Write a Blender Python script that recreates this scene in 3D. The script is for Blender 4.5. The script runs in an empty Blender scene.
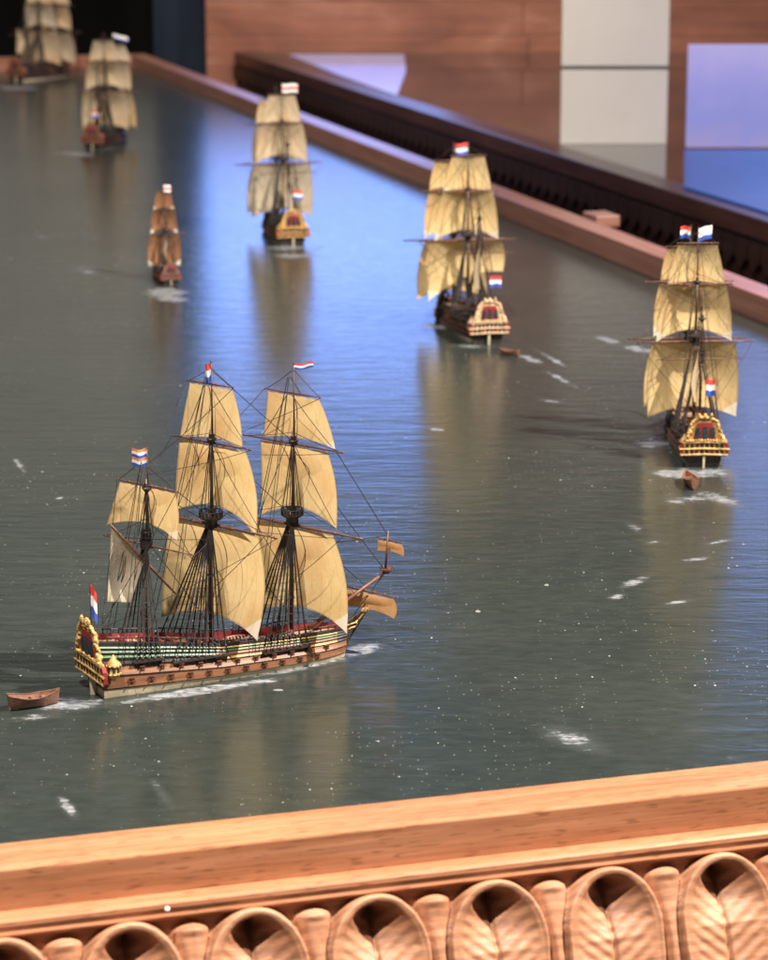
import bpy, math, random
from mathutils import Vector, Matrix, noise
C = bpy.context.scene.collection
R = math.radians
rnd = random.Random(7)
SC = bpy.context.scene

# ------------------------------------------------------------------ camera survey
HC, FPX = 5.54, 2640.0                 # camera height above the painted sea (1 unit = 10 cm), focal length in photo pixels
PITCH = math.atan((480 + 165) / FPX)
cF = Vector((0, math.cos(PITCH), -math.sin(PITCH)))
cU = Vector((0, math.sin(PITCH), math.cos(PITCH)))
CAM = Vector((0, 0, HC))
def G(u, v, z=0.0):
    """where the sight line through photo pixel u, v meets the level z"""
    d = cF * FPX + Vector((1, 0, 0)) * (u - 384) - cU * (v - 480)
    return CAM + d * ((z - HC) / d.z)

# ------------------------------------------------------------------ materials
def new_mat(name):
    m = bpy.data.materials.new(name); m.use_nodes = True
    nt = m.node_tree; b = nt.nodes['Principled BSDF']
    return m, nt, b
def N(nt, t, **kw):
    n = nt.nodes.new(t)
    for k, v in kw.items():
        if k in n.inputs.keys(): n.inputs[k].default_value = v
        else: setattr(n, k, v)
    return n
def link(nt, a, b): nt.links.new(a, b)
def mth(nt, op, a, b=None, clamp=False):
    n = nt.nodes.new('ShaderNodeMath'); n.operation = op; n.use_clamp = clamp
    for i, x in enumerate((a, b)):
        if x is None: continue
        if isinstance(x, (int, float)): n.inputs[i].default_value = x
        else: nt.links.new(x, n.inputs[i])
    return n.outputs[0]
def mixc(nt, fac, a, b, mode='MIX'):
    n = nt.nodes.new('ShaderNodeMix'); n.data_type = 'RGBA'; n.blend_type = mode
    for s, x in ((n.inputs[0], fac), (n.inputs[6], a), (n.inputs[7], b)):
        if isinstance(x, (int, float)): s.default_value = x
        elif isinstance(x, tuple): s.default_value = (*x[:3], 1)
        else: nt.links.new(x, s)
    return n.outputs[2]
def ramp(nt, fac, stops, interp='LINEAR'):
    n = nt.nodes.new('ShaderNodeValToRGB'); n.color_ramp.interpolation = interp
    el = n.color_ramp.elements
    while len(el) < len(stops): el.new(0.5)
    for e, (p, c) in zip(el, stops):
        e.position = p; e.color = (*c, 1) if isinstance(c, tuple) else (c, c, c, 1)
    nt.links.new(fac, n.inputs[0]); return n.outputs[0]
def coords(nt, scale=(1, 1, 1), kind='Object'):
    tc = nt.nodes.new('ShaderNodeTexCoord'); mp = nt.nodes.new('ShaderNodeMapping')
    mp.inputs['Scale'].default_value = scale
    nt.links.new(tc.outputs[kind], mp.inputs[0]); return mp.outputs[0]
def noisef(nt, vec, scale, detail=4, rough=0.55, dist=0.0):
    n = N(nt, 'ShaderNodeTexNoise', Scale=scale, Detail=detail, Roughness=rough, Distortion=dist)
    nt.links.new(vec, n.inputs['Vector']); return n.outputs['Fac']
def bump(nt, b, h, strength, dist=0.01):
    n = N(nt, 'ShaderNodeBump', Strength=strength, Distance=dist)
    nt.links.new(h, n.inputs['Height']); nt.links.new(n.outputs[0], b.inputs['Normal'])

def paint(name, col, rough=0.5, var=0.35, scale=14, metal=0.0, bmp=0.15):
    m, nt, b = new_mat(name)
    v = coords(nt)
    n = noisef(nt, v, scale, 5, 0.6)
    dark = tuple(c * (1 - var) for c in col); lite = tuple(min(1, c * (1 + var)) for c in col)
    link(nt, ramp(nt, n, [(0.3, dark), (0.7, lite)]), b.inputs['Base Color'])
    b.inputs['Roughness'].default_value = rough; b.inputs['Metallic'].default_value = metal
    if bmp: bump(nt, b, noisef(nt, v, scale * 3, 3), bmp, 0.01)
    return m

def wood(name, c_dark, c_mid, c_lite, rough=0.42, grain=(0.5, 9, 9), pores=True, coat=0.0, bands=1.0):
    m, nt, b = new_mat(name)
    v = coords(nt, grain)
    big = noisef(nt, v, 1.1, 6, 0.6, 0.6)
    col = ramp(nt, big, [(0.25, c_dark), (0.5, c_mid), (0.75, c_lite)])
    v2 = coords(nt, (grain[0] * 0.8, grain[1] * 5, grain[2] * 5))
    fine = noisef(nt, v2, 1.6, 3, 0.7)
    col = mixc(nt, 0.45 * bands, col, ramp(nt, fine, [(0.3, 0.35), (0.65, 1.0)]), 'MULTIPLY')
    if pores:
        v3 = coords(nt, (grain[0] * 9, grain[1] * 5.5, grain[2] * 5.5))
        p = noisef(nt, v3, 1.5, 1, 0.4)
        pm = ramp(nt, p, [(0.60, 0.0), (0.68, 1.0)])
        col = mixc(nt, mth(nt, 'MULTIPLY', pm, 0.6), col, tuple(c * 0.45 for c in c_dark))
    v4 = coords(nt, (1, 1, 1))
    blot = noisef(nt, v4, 0.9, 3)
    col = mixc(nt, 0.35, col, ramp(nt, blot, [(0.3, 0.62), (0.7, 1.0)]), 'MULTIPLY')
    link(nt, col, b.inputs['Base Color'])
    link(nt, ramp(nt, fine, [(0.2, rough + 0.15), (0.8, rough - 0.08)]), b.inputs['Roughness'])
    if coat: b.inputs['Coat Weight'].default_value = coat; b.inputs['Coat Roughness'].default_value = 0.2
    bump(nt, b, fine, 0.12, 0.01)
    return m

M = {}
M['beech'] = wood('beech_wood', (0.31, 0.118, 0.053), (0.43, 0.178, 0.085), (0.54, 0.25, 0.135), 0.34, (0.55, 8, 8))
M['carved_wood'] = wood('carved_wood', (0.34, 0.14, 0.066), (0.47, 0.215, 0.112), (0.57, 0.285, 0.165), 0.5, (1.1, 3.2, 4.2), pores=False, bands=0.6)
def add_rings(m):
    nt = m.node_tree; b = nt.nodes['Principled BSDF']; src = b.inputs['Base Color'].links[0].from_socket
    v = coords(nt, (.25, 1, 1)); w_ = N(nt, 'ShaderNodeTexWave', Scale=5.0, Distortion=1.6, Detail=2.0); w_.inputs['Detail Scale'].default_value = 1.2; w_.wave_type = 'RINGS'; w_.rings_direction = 'X'
    link(nt, v, w_.inputs['Vector']); link(nt, mixc(nt, .55, src, ramp(nt, w_.outputs['Fac'], [(.3, .62), (.6, 1.0)]), 'MULTIPLY'), b.inputs['Base Color'])
add_rings(M['carved_wood'])
M['side_wood'] = wood('reddish_rail_wood', (0.24, 0.10, 0.075), (0.32, 0.145, 0.11), (0.39, 0.19, 0.145), 0.32, (0.4, 8, 8), pores=False)
M['wall_wood'] = wood('panel_wood', (0.15, 0.045, 0.024), (0.30, 0.11, 0.06), (0.52, 0.27, 0.19), 0.5, (0.22, .7, .7), pores=False)
M['case_wood'] = wood('case_wood', (0.16, 0.055, 0.03), (0.26, 0.10, 0.055), (0.36, 0.16, 0.09), 0.4, (0.4, 5, 5), pores=False)
M['case_edge'] = wood('case_edge_wood', (0.035, 0.016, 0.012), (0.065, 0.028, 0.021), (0.10, 0.046, 0.035), 0.28, (0.4, 5, 5), pores=False)
M['case_dark'] = wood('case_dark_wood', (0.014, 0.007, 0.005), (0.024, 0.011, 0.008), (0.036, 0.017, 0.013), 0.4, (0.4, 5, 5), pores=False)
M['mast_wood'] = wood('mast_wood', (0.035, 0.014, 0.009), (0.075, 0.03, 0.018), (0.13, 0.055, 0.032), 0.5, (14, 14, 2.2), pores=False)
M['yard_wood'] = wood('yard_wood', (0.06, 0.022, 0.012), (0.13, 0.05, 0.028), (0.21, 0.085, 0.05), 0.5, (8, 8, 8), pores=False)
M['strake'] = wood('strake_wood', (0.11, 0.042, 0.017), (0.205, 0.085, 0.036), (0.28, 0.125, 0.056), 0.5, (3, 30, 30), pores=False)
M['boat_wood'] = wood('boat_wood', (0.12, 0.05, 0.03), (0.21, 0.095, 0.06), (0.30, 0.15, 0.10), 0.5, (6, 30, 40), pores=False)
M['deck_wood'] = wood('deck_wood', (0.28, 0.16, 0.09), (0.40, 0.25, 0.15), (0.5, 0.33, 0.21), 0.6, (3, 60, 30), pores=False)
M['cream'] = paint('cream_bottom_paint', (0.52, 0.44, 0.30), 0.55, 0.25, 9)
M['black'] = paint('black_wale_paint', (0.018, 0.014, 0.013), 0.45, 0.4, 12)
M['dark'] = paint('tarred_timber', (0.022, 0.015, 0.013), 0.55, 0.5, 25)
M['green'] = paint('green_paint', (0.035, 0.105, 0.042), 0.45, 0.4, 22)
M['yellow'] = paint('yellow_paint', (0.46, 0.26, 0.06), 0.45, 0.3, 22)
M['maroon'] = paint('maroon_paint', (0.21, 0.022, 0.022), 0.45, 0.4, 22)
M['port_red'] = paint('gun_port_paint', (0.10, 0.035, 0.02), 0.5, 0.35, 30)
M['gold'] = paint('gilding', (0.50, 0.30, 0.10), 0.4, 0.75, 30, metal=0.3, bmp=0.8)
M['gold_pale'] = paint('pale_gilding', (0.56, 0.38, 0.22), 0.45, 0.6, 30, metal=0.15, bmp=0.8)
M['window'] = paint('window_glaze', (0.02, 0.03, 0.035), 0.12, 0.4, 20, bmp=0)
M['rope'] = paint('tarred_rope', (0.016, 0.012, 0.011), 0.8, 0.3, 40, bmp=0)
M['hemp'] = paint('hemp_rope', (0.09, 0.055, 0.03), 0.8, 0.3, 40, bmp=0)
M['steel'] = paint('grey_fittings', (0.16, 0.17, 0.16), 0.45, 0.3, 30)
for k, c in dict(flag_red=(0.62, 0.045, 0.035), flag_white=(0.74, 0.72, 0.70), flag_blue=(0.025, 0.07, 0.36), flag_orange=(0.66, 0.20, 0.07)).items():
    M[k] = paint(k, c, 0.7, 0.12, 40, bmp=0)
M['card'] = paint('white_card', (0.56, 0.52, 0.49), 0.6, 0.03, 1.2, bmp=0)
M['card_line'] = paint('card_line', (0.12, 0.12, 0.12), 0.6, 0.1, 3, bmp=0)
M['violet_sheet'] = paint('violet_paper', (0.42, 0.42, 0.72), 0.35, 0.08, 2, bmp=0)  # reflection of blue light on the case top, painted as a colour
M['backdrop'] = paint('black_drape', (0.0022, 0.002, 0.002), 0.9, 0.3, 0.4, bmp=0)
M['grey_wall'] = paint('grey_wall_paint', (0.42, 0.40, 0.37), 0.8, 0.06, 0.5, bmp=0)
M['navy'] = paint('navy_post_paint', (0.012, 0.018, 0.030), 0.6, 0.2, 0.8, bmp=0)
M['floor'] = paint('dark_floor', (0.02, 0.017, 0.015), 0.6, 0.3, 0.5, bmp=0)
M['gloss'] = paint('dark_glass_top', (0.02, 0.016, 0.018), 0.06, 0.2, 0.4, bmp=0)
M['gloss'].node_tree.nodes['Principled BSDF'].inputs['IOR'].default_value = 2.4

for k in ('backdrop', 'navy'): M[k].node_tree.nodes['Principled BSDF'].inputs['Specular IOR Level'].default_value = 0.08

def glow(name, stops, strength, axis=2, lo=0.0, hi=1.0):
    m, nt, b = new_mat(name)
    tc = nt.nodes.new('ShaderNodeTexCoord'); sp = nt.nodes.new('ShaderNodeSeparateXYZ')
    link(nt, tc.outputs['Object'], sp.inputs[0])
    nz = noisef(nt, tc.outputs['Object'], 1.6, 2)
    f = mth(nt, 'ADD', mth(nt, 'DIVIDE', mth(nt, 'SUBTRACT', sp.outputs[axis], lo), hi - lo), mth(nt, 'MULTIPLY', mth(nt, 'SUBTRACT', nz, 0.5), 0.5))
    col = ramp(nt, f, stops)
    link(nt, col, b.inputs['Emission Color']); b.inputs['Emission Strength'].default_value = strength
    b.inputs['Base Color'].default_value = (0.02, 0.02, 0.03, 1); b.inputs['Roughness'].default_value = 0.3
    return m
M['screen_violet'] = glow('lit_screen', [(0.0, (0.40, 0.34, 0.66)), (0.3, (0.30, 0.31, 0.74)), (0.65, (0.38, 0.36, 0.80)), (1.0, (0.50, 0.44, 0.84))], 0.9, 2, 0, 1.8)
M['screen_blue'] = glow('lit_blue_base', [(0.0, (0.015, 0.09, 0.38)), (0.5, (0.022, 0.15, 0.56)), (1.0, (0.015, 0.08, 0.34))], 0.7, 0, 0, 3)  # glow standing in for the panel's reflection on the case top

def sail_mat(name, base, lite, lit_corner=None, trans=0.45):
    m, nt, b = new_mat(name)
    out = nt.nodes['Material Output']
    uv = nt.nodes.new('ShaderNodeTexCoord'); sp = nt.nodes.new('ShaderNodeSeparateXYZ')
    link(nt, uv.outputs['UV'], sp.inputs[0]); U, V = sp.outputs[0], sp.outputs[1]
    ob = coords(nt)
    n1 = noisef(nt, ob, 3.2, 5, 0.6); n2 = noisef(nt, ob, 60, 2, 0.6)
    col = ramp(nt, n1, [(0.28, base), (0.72, lite)])
    # sewn cloth widths
    fr = mth(nt, 'FRACT', mth(nt, 'MULTIPLY', U, 9.0))
    seam = mth(nt, 'LESS_THAN', fr, 0.07)
    col = mixc(nt, mth(nt, 'MULTIPLY', seam, 0.22), col, tuple(c * 0.45 for c in base))
    # rope sewn along the edges
    eu = mth(nt, 'MINIMUM', U, mth(nt, 'SUBTRACT', 1.0, U)); ev = mth(nt, 'MINIMUM', V, mth(nt, 'SUBTRACT', 1.0, V))
    edge = mth(nt, 'LESS_THAN', mth(nt, 'MINIMUM', eu, ev), 0.016)
    col = mixc(nt, mth(nt, 'MULTIPLY', edge, 0.35), col, (0.16, 0.09, 0.04))
    st = ramp(nt, noisef(nt, ob, 7.5, 4, 0.65), [(0.60, 0.0), (0.76, 1.0)])
    col = mixc(nt, mth(nt, 'MULTIPLY', st, 0.5), col, tuple(c * 0.55 for c in base))
    wsh = ramp(nt, noisef(nt, coords(nt, (1.3, 1.3, .8)), 2.1, 3, .5, .4), [(.48, 0.0), (.68, 1.0)])
    col = mixc(nt, mth(nt, 'MULTIPLY', wsh, .5), col, (base[0] * .88, base[1] * .66, base[2] * .6))
    col = mixc(nt, 0.18, col, ramp(nt, n2, [(0.3, 0.55), (0.7, 1.0)]), 'MULTIPLY')
    if lit_corner:                                             # light catching a lower corner, painted into the cloth colour
        pu = mth(nt, 'SUBTRACT', 1.0, U) if lit_corner == 'starboard' else U
        if lit_corner == 'both': pu = mth(nt, 'MINIMUM', U, mth(nt, 'SUBTRACT', 1.0, U))
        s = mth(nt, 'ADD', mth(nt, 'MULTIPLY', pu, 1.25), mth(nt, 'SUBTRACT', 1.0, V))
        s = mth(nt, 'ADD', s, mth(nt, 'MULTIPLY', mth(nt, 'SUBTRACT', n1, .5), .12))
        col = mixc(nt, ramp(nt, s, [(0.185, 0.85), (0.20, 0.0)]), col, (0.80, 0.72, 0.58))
    link(nt, col, b.inputs['Base Color']); b.inputs['Roughness'].default_value = 0.85
    b.inputs['Specular IOR Level'].default_value = 0.15
    cr = noisef(nt, coords(nt, (7, 7, 2.2)), 2.0, 4, .6, 1.2)
    bump(nt, b, mth(nt, 'ADD', mth(nt, 'MULTIPLY', n2, .12), cr), 0.35, 0.03)
    tr = nt.nodes.new('ShaderNodeBsdfTranslucent'); mx = nt.nodes.new('ShaderNodeMixShader')
    link(nt, col, tr.inputs['Color']); mx.inputs[0].default_value = trans
    link(nt, b.outputs[0], mx.inputs[1]); link(nt, tr.outputs[0], mx.inputs[2]); link(nt, mx.outputs[0], out.inputs['Surface'])
    return m
OCH, OCHL = (0.70, 0.495, 0.22), (0.84, 0.64, 0.335)
M['sail'] = sail_mat('ochre_sailcloth', OCH, OCHL)
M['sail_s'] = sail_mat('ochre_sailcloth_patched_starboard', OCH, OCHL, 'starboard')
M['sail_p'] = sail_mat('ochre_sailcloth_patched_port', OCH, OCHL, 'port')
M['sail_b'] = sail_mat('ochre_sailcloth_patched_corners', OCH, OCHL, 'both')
M['sail_pale'] = sail_mat('pale_sailcloth', (0.72, 0.54, 0.32), (0.82, 0.66, 0.44))
M['sail_white'] = sail_mat('bleached_sailcloth', (0.62, 0.52, 0.37), (0.72, 0.62, 0.47))
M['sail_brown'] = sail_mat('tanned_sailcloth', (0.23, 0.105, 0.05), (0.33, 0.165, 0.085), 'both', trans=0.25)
M['sail_rust'] = sail_mat('russet_sailcloth', (0.46, 0.24, 0.10), (0.60, 0.35, 0.16))

# ------------------------------------------------------------------ mesh helpers
class MB:
    def __init__(s): s.v, s.f, s.m, s.uv = [], [], [], {}
    def vert(s, p): s.v.append(tuple(p)); return len(s.v) - 1
    def face(s, idx, m=0): s.f.append(tuple(idx)); s.m.append(m)
    def box(s, c, d, m=0, mat=None):
        b = len(s.v)
        for z in (-1, 1):
            for y in (-1, 1):
                for x in (-1, 1):
                    p = Vector((x * d[0] / 2, y * d[1] / 2, z * d[2] / 2))
                    if mat: p = mat @ p
                    s.vert(p + Vector(c))
        for q in ((0, 2, 3, 1), (4, 5, 7, 6), (0, 1, 5, 4), (2, 6, 7, 3), (0, 4, 6, 2), (1, 3, 7, 5)): s.face([b + i for i in q], m)
    def tube(s, pts, r0, r1=None, n=6, m=0, cap=True):
        pts = [Vector(p) for p in pts]; r1 = r0 if r1 is None else r1
        k = len(pts); rings = []
        for i, p in enumerate(pts):
            t = (pts[min(i + 1, k - 1)] - pts[max(i - 1, 0)]).normalized()
            a = t.orthogonal().normalized() if i == 0 else (rings_a - t * rings_a.dot(t)).normalized()
            rings_a = a; bb = t.cross(a)
            r = r0 + (r1 - r0) * i / max(1, k - 1) if not isinstance(r0, (list, tuple)) else r0[i]
            rings.append([s.vert(p + (a * math.cos(j * 2 * math.pi / n) + bb * math.sin(j * 2 * math.pi / n)) * r) for j in range(n)])
        for i in range(k - 1):
            for j in range(n): s.face((rings[i][j], rings[i][(j + 1) % n], rings[i + 1][(j + 1) % n], rings[i + 1][j]), m)
        if cap: s.face(rings[0][::-1], m); s.face(rings[-1], m)
    def grid(s, fn, nu, nv, m=0, mfn=None, uv=False):
        b = len(s.v)
        for j in range(nv + 1):
            for i in range(nu + 1):
                k = s.vert(fn(i / nu, j / nv))
                if uv: s.uv[k] = (i / nu, j / nv)
        for j in range(nv):
            for i in range(nu):
                a = b + j * (nu + 1) + i
                s.face((a, a + 1, a + nu + 2, a + nu + 1), mfn(i, j) if mfn else m)
    def lathe(s, prof, c=(0, 0, 0), n=14, m=0, cap=True):
        rings = [[s.vert((c[0] + r * math.cos(j * 2 * math.pi / n), c[1] + r * math.sin(j * 2 * math.pi / n), c[2] + z)) for j in range(n)] for r, z in prof]
        for a, b in zip(rings, rings[1:]):
            for j in range(n): s.face((a[j], a[(j + 1) % n], b[(j + 1) % n], b[j]), m)
        if cap: s.face(rings[0][::-1], m); s.face(rings[-1], m)
    def ball(s, c, r, m=0, n=8, sq=(1, 1, 1)):
        prof = [(r * math.sin(math.pi * k / 6), -r * math.cos(math.pi * k / 6)) for k in range(1, 6)]
        b = len(s.v); s.lathe(prof, (0, 0, 0), n, m)
        for i in range(b, len(s.v)):
            p = s.v[i]; s.v[i] = (p[0] * sq[0] + c[0], p[1] * sq[1] + c[1], p[2] * sq[2] + c[2])
    def prism(s, poly, off, m=0):
        """poly: 3-D outline, off: thickness vector"""
        a = [s.vert(p) for p in poly]; o = Vector(off); b = [s.vert(Vector(p) + o) for p in poly]; n = len(poly)
        s.face(a[::-1], m); s.face(b, m)
        for i in range(n): s.face((a[i], a[(i + 1) % n], b[(i + 1) % n], b[i]), m)
    def build(s, name, mats, parent=None, smooth=False, bevel=0):
        me = bpy.data.meshes.new(name); me.from_pydata(s.v, [], s.f)
        for m in (mats if isinstance(mats, (list, tuple)) else [mats]): me.materials.append(M[m])
        me.polygons.foreach_set('material_index', s.m)
        if s.uv:
            l = me.uv_layers.new(name='UVMap')
            for lp in me.loops: l.data[lp.index].uv = s.uv.get(lp.vertex_index, (0, 0))
        if smooth: me.polygons.foreach_set('use_smooth', [True] * len(me.polygons))
        me.update()
        o = bpy.data.objects.new(name, me); C.objects.link(o)
        if parent: o.parent = parent
        if bevel:
            b = o.modifiers.new('bevel', 'BEVEL'); b.width = bevel; b.segments = 2; b.limit_method = 'ANGLE'
        return o
def tag(o, label, cat, group=None):
    o['label'] = label; o['category'] = cat
    if group: o['group'] = group
    return o
def empty(name, loc, rz=0, s=1.0):
    o = bpy.data.objects.new(name, None); C.objects.link(o)
    o.location = loc; o.rotation_euler = (0, 0, rz); o.scale = (s, s, s); o.empty_display_size = 0.2
    return o
def lerp_tab(tab, x):
    for (a, b), (c, d) in zip(tab, tab[1:]):
        if x <= c:
            t = (x - a) / (c - a); t = max(0, t); return b + (d - b) * t
    return tab[-1][1]

# ------------------------------------------------------------------ ships
L = 1.91
def sheer(u): return lerp_tab([(0, .385), (.12, .35), (.25, .315), (.45, .250), (.7, .226), (.9, .208), (1, .204)], u)
BEAM = [1.0]
def beam(u):
    if u < .45: return BEAM[0] * (.165 + .055 * math.sin(math.pi / 2 * u / .45))
    t = (u - .45) / .55
    return BEAM[0] * .22 * max(0, 1 - t ** 4.2) ** .6
ROWS = [0, .15, .18, .29, .37, .42, .50, .56, .61, .66, .73, .765, .82, .85, .90, .925, 1.0]
WALE = {2: .004, 5: .009, 8: .007, 10: .004, 12: .004, 14: .004}
def hull_pt(u, k, side):
    t = ROWS[k]; z = t * sheer(u)
    w = .90 + .10 * math.sin(math.pi * min(1, t * 1.7)) - .13 * max(0, t - .45) / .55
    y = beam(u) * w + (.006 if k in WALE else 0) * (1 if beam(u) > .03 else 0)
    rake = -.06 * z * (1 - u) ** 6 + .20 * z * max(0, u - .8) / .2
    bx = u * L + rake - (.05 * (1 - t) if u > .97 else 0)
    return Vector((bx, y * side, z))

def hull(root, style):
    mb = MB(); NU = 34
    bandm = dict(big=[0, 1, 2, 2, 1, 2, 2, 1, 1, 1, 3, 1, 3, 1, 3, 1],
                 dark=[0, 1, 1, 1, 1, 1, 1, 1, 2, 1, 1, 1, 2, 1, 1, 1],
                 plain=[1, 1, 2, 2, 1, 2, 2, 1, 2, 2, 1, 2, 2, 1, 2, 1])[style]
    us = [1 - (1 - i / NU) ** 1.25 for i in range(NU + 1)]
    for side in (1, -1):
        b = len(mb.v)
        for k in range(len(ROWS)):
            for u in us: mb.vert(hull_pt(u, k, side))
        for k in range(len(ROWS) - 1):
            for i in range(NU):
                a = b + k * (NU + 1) + i
                q = (a, a + 1, a + NU + 2, a + NU + 1)
                mm = bandm[k]
                if style == 'big' and k in (8, 14) and us[i] > .40: mm = 4
                if style == 'big' and k in (9, 10, 11) and us[i] > .40: mm = 2
                if us[i] > (.95 if k < 8 else .90) and k > 0: mm = 1
                mb.face(q if side < 0 else q[::-1], mm)
        # inside of the bulwark and the rail cap
        b = len(mb.v)
        for dz, dy in ((0, 0), (.006, -.002), (.006, -.016), (-.05, -.018)):
            for u in us:
                p = hull_pt(u, len(ROWS) - 1, side)
                mb.vert((p.x, side * max(0, abs(p.y) + dy), p.z + dz))
        for r in range(3):
            for i in range(NU):
                a = b + r * (NU + 1) + i; q = (a, a + 1, a + NU + 2, a + NU + 1)
                mb.face(q if side < 0 else q[::-1], 5 if r == 2 else 1)
    # transom
    n = len(ROWS)
    for k in range(n - 1):
        a, b_, c, d = hull_pt(0, k, 1), hull_pt(0, k, -1), hull_pt(0, k + 1, -1), hull_pt(0, k + 1, 1)
        mb.face([mb.vert(p) for p in (a, b_, c, d)], 0 if k < 1 and style == 'big' else 1)
    o = mb.build('hull', ['cream', 'black', 'strake', 'green', 'yellow', 'maroon'], root, smooth=False)
    # decks
    db = MB()
    def deck(u0, u1, drop, n=12):
        def fn(a, t):
            u = u0 + (u1 - u0) * a; p = hull_pt(u, len(ROWS) - 1, 1)
            return (p.x, (abs(p.y) - .012) * (2 * t - 1), p.z - drop)
        db.grid(fn, n, 4)
        p = hull_pt(u0, len(ROWS) - 1, 1)
    deck(.0, .18, .035); deck(.18, .42, .06); deck(.42, .72, .085); deck(.72, .985, .04)
    for u, z0, z1 in ((.18, .06, .035), (.42, .085, .055), (.72, .085, .04)):
        p = hull_pt(u, len(ROWS) - 1, 1); db.box((p.x, 0, p.z - (z0 + z1) / 2 + .006), (.012, 2 * abs(p.y) - .03, .05))
    d = db.build('deck', 'deck_wood', root)
    return o

def stern(root, detail, GOLD='gold'):
    def tx(z): return -.06 * z - .012          # raked plane of the transom
    # counter and gallery band
    g = MB()
    prof = [(.215, .115), (.238, .135), (.242, .175), (.238, .215), (.222, .25), (.17, .262)]
    poly = [Vector((tx(z), y, z)) for y, z in prof] + [Vector((tx(z), -y, z)) for y, z in reversed(prof)]
    g.prism(poly, (-.028, 0, 0)); g.build('stern_gallery', 'maroon', root); g = MB()
    for z, w in ((.128, .23), (.185, .243), (.248, .215)): g.tube([(tx(z) - .03, -w, z), (tx(z) - .036, 0, z + .008), (tx(z) - .03, w, z)], .009, n=6)
    for i in range(9):
        y = -.2 + i * .05; g.tube([(tx(.13) - .031, y, .13), (tx(.245) - .031, y * .95, .245)], .0055, n=5)
    g.build('gallery_bars', GOLD, root)
    w = MB()
    k = 0
    for z in (.157, .218):
        for i in range(8):
            y = -.175 + i * .05
            if z < .2 and i % 3 == 2: continue
            wb = MB(); wb.box((tx(z) - .0285, y * (.97 if z > .2 else 1), z), (.008, .03, .034 if z > .2 else .03)); wb.build('window', 'window', root)
    # maroon panel with three windows, gilded figures each side, carved crest
    p = MB()
    prof = [(.165, .262), (.145, .33), (.125, .40), (.105, .445), (.05, .462)]
    p.prism([Vector((tx(z), y, z)) for y, z in prof] + [Vector((tx(z), -y, z)) for y, z in reversed(prof)], (-.022, 0, 0))
    p.build('stern_carving', GOLD, root)
    p = MB(); p.prism([Vector((tx(z) - .018, y * .70, z * .97 + .012)) for y, z in prof[:4]] + [Vector((tx(z) - .018, -y * .70, z * .97 + .012)) for y, z in reversed(prof[:4])], (-.01, 0, 0)); pan = p.build('stern_panel', 'maroon', root)
    for y, ww, hh in ((0, .05, .12), (-.072, .042, .10), (.072, .042, .10)):
        wb = MB(); wb.box((tx(.345) - .0305, y, .345), (.008, ww, hh), 0, Matrix.Rotation(R(3), 3, 'Y')); wo = wb.build('window', 'window', pan)
    c = MB(); rr = random.Random(3)
    for s in (1, -1):
        for j in range(16):
            t = j / 15; z = .25 + .2 * t; y = s * (.205 - .085 * t ** .7)
            c.ball((tx(z) - .02 + rr.uniform(-.008, .008), y + rr.uniform(-.008, .008), z), rr.uniform(.013, .022), sq=(1, 1, 1.25))
        for j in range(7):
            t = j / 6; c.ball((tx(.46) - .02, s * (.115 - .11 * t), .452 + .04 * math.sin(t * 2.2) + rr.uniform(-.006, .006)), rr.uniform(.013, .02))
    c.ball((tx(.5) - .02, 0, .505), .022, sq=(1, 1, 1.5))
    for j in range(13): c.ball((tx(.268) - .034, -.17 + j * .0283, .266 + .01 * math.sin(j / 12 * math.pi)), .0135)
    c.build('stern_carving', GOLD, root, smooth=True)
    # quarter galleries on both sides
    for s in (1, -1):
        q = MB(); z0 = .215
        q.lathe([(.0, -.085), (.018, -.07), (.042, -.045), (.05, -.03), (.045, -.026), (.045, .022), (.052, .026), (.046, .04), (.026, .06), (.012, .085), (.0, .1)], (.045, s * .185, z0), 10, cap=False)
        for j in range(10):
            a = j * .628; q.ball((.045 + .047 * math.cos(a), s * .185 + .047 * math.sin(a), z0 - .03), .008); q.ball((.045 + .047 * math.cos(a), s * .185 + .047 * math.sin(a), z0 + .027), .008)
        qo = q.build('quarter_gallery', GOLD, root, smooth=True)
        for j in range(4):
            a = s * (.35 + j * .8); ww = MB()
            ww.box((.045 + .044 * math.cos(a), s * .185 + .044 * math.sin(a), z0), (.008, .018, .032), 0, Matrix.Rotation(a, 3, 'Z')); ww.build('window', 'window', qo)
    # gilded and red side shield of the tafferel as seen from the quarter
    rd = MB(); rd.prism([(-.01, .009, .0), (-.01, .009, .15), (-.05, .009, .15), (-.045, .009, .0)], (0, -.018, 0)); rd.build('rudder', 'cream', root)
    zt = .50
    for y in (-.06, .06):
        ln = MB()
        ln.tube([(tx(zt), y, .44), (tx(zt) - .03, y, .5)], .004, n=5); ln.lathe([(.008, 0), (.014, .02), (.012, .035), (.002, .045)], (tx(zt) - .03, y, .495), 8)
        ln.build('stern_lantern', GOLD, root)

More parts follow.
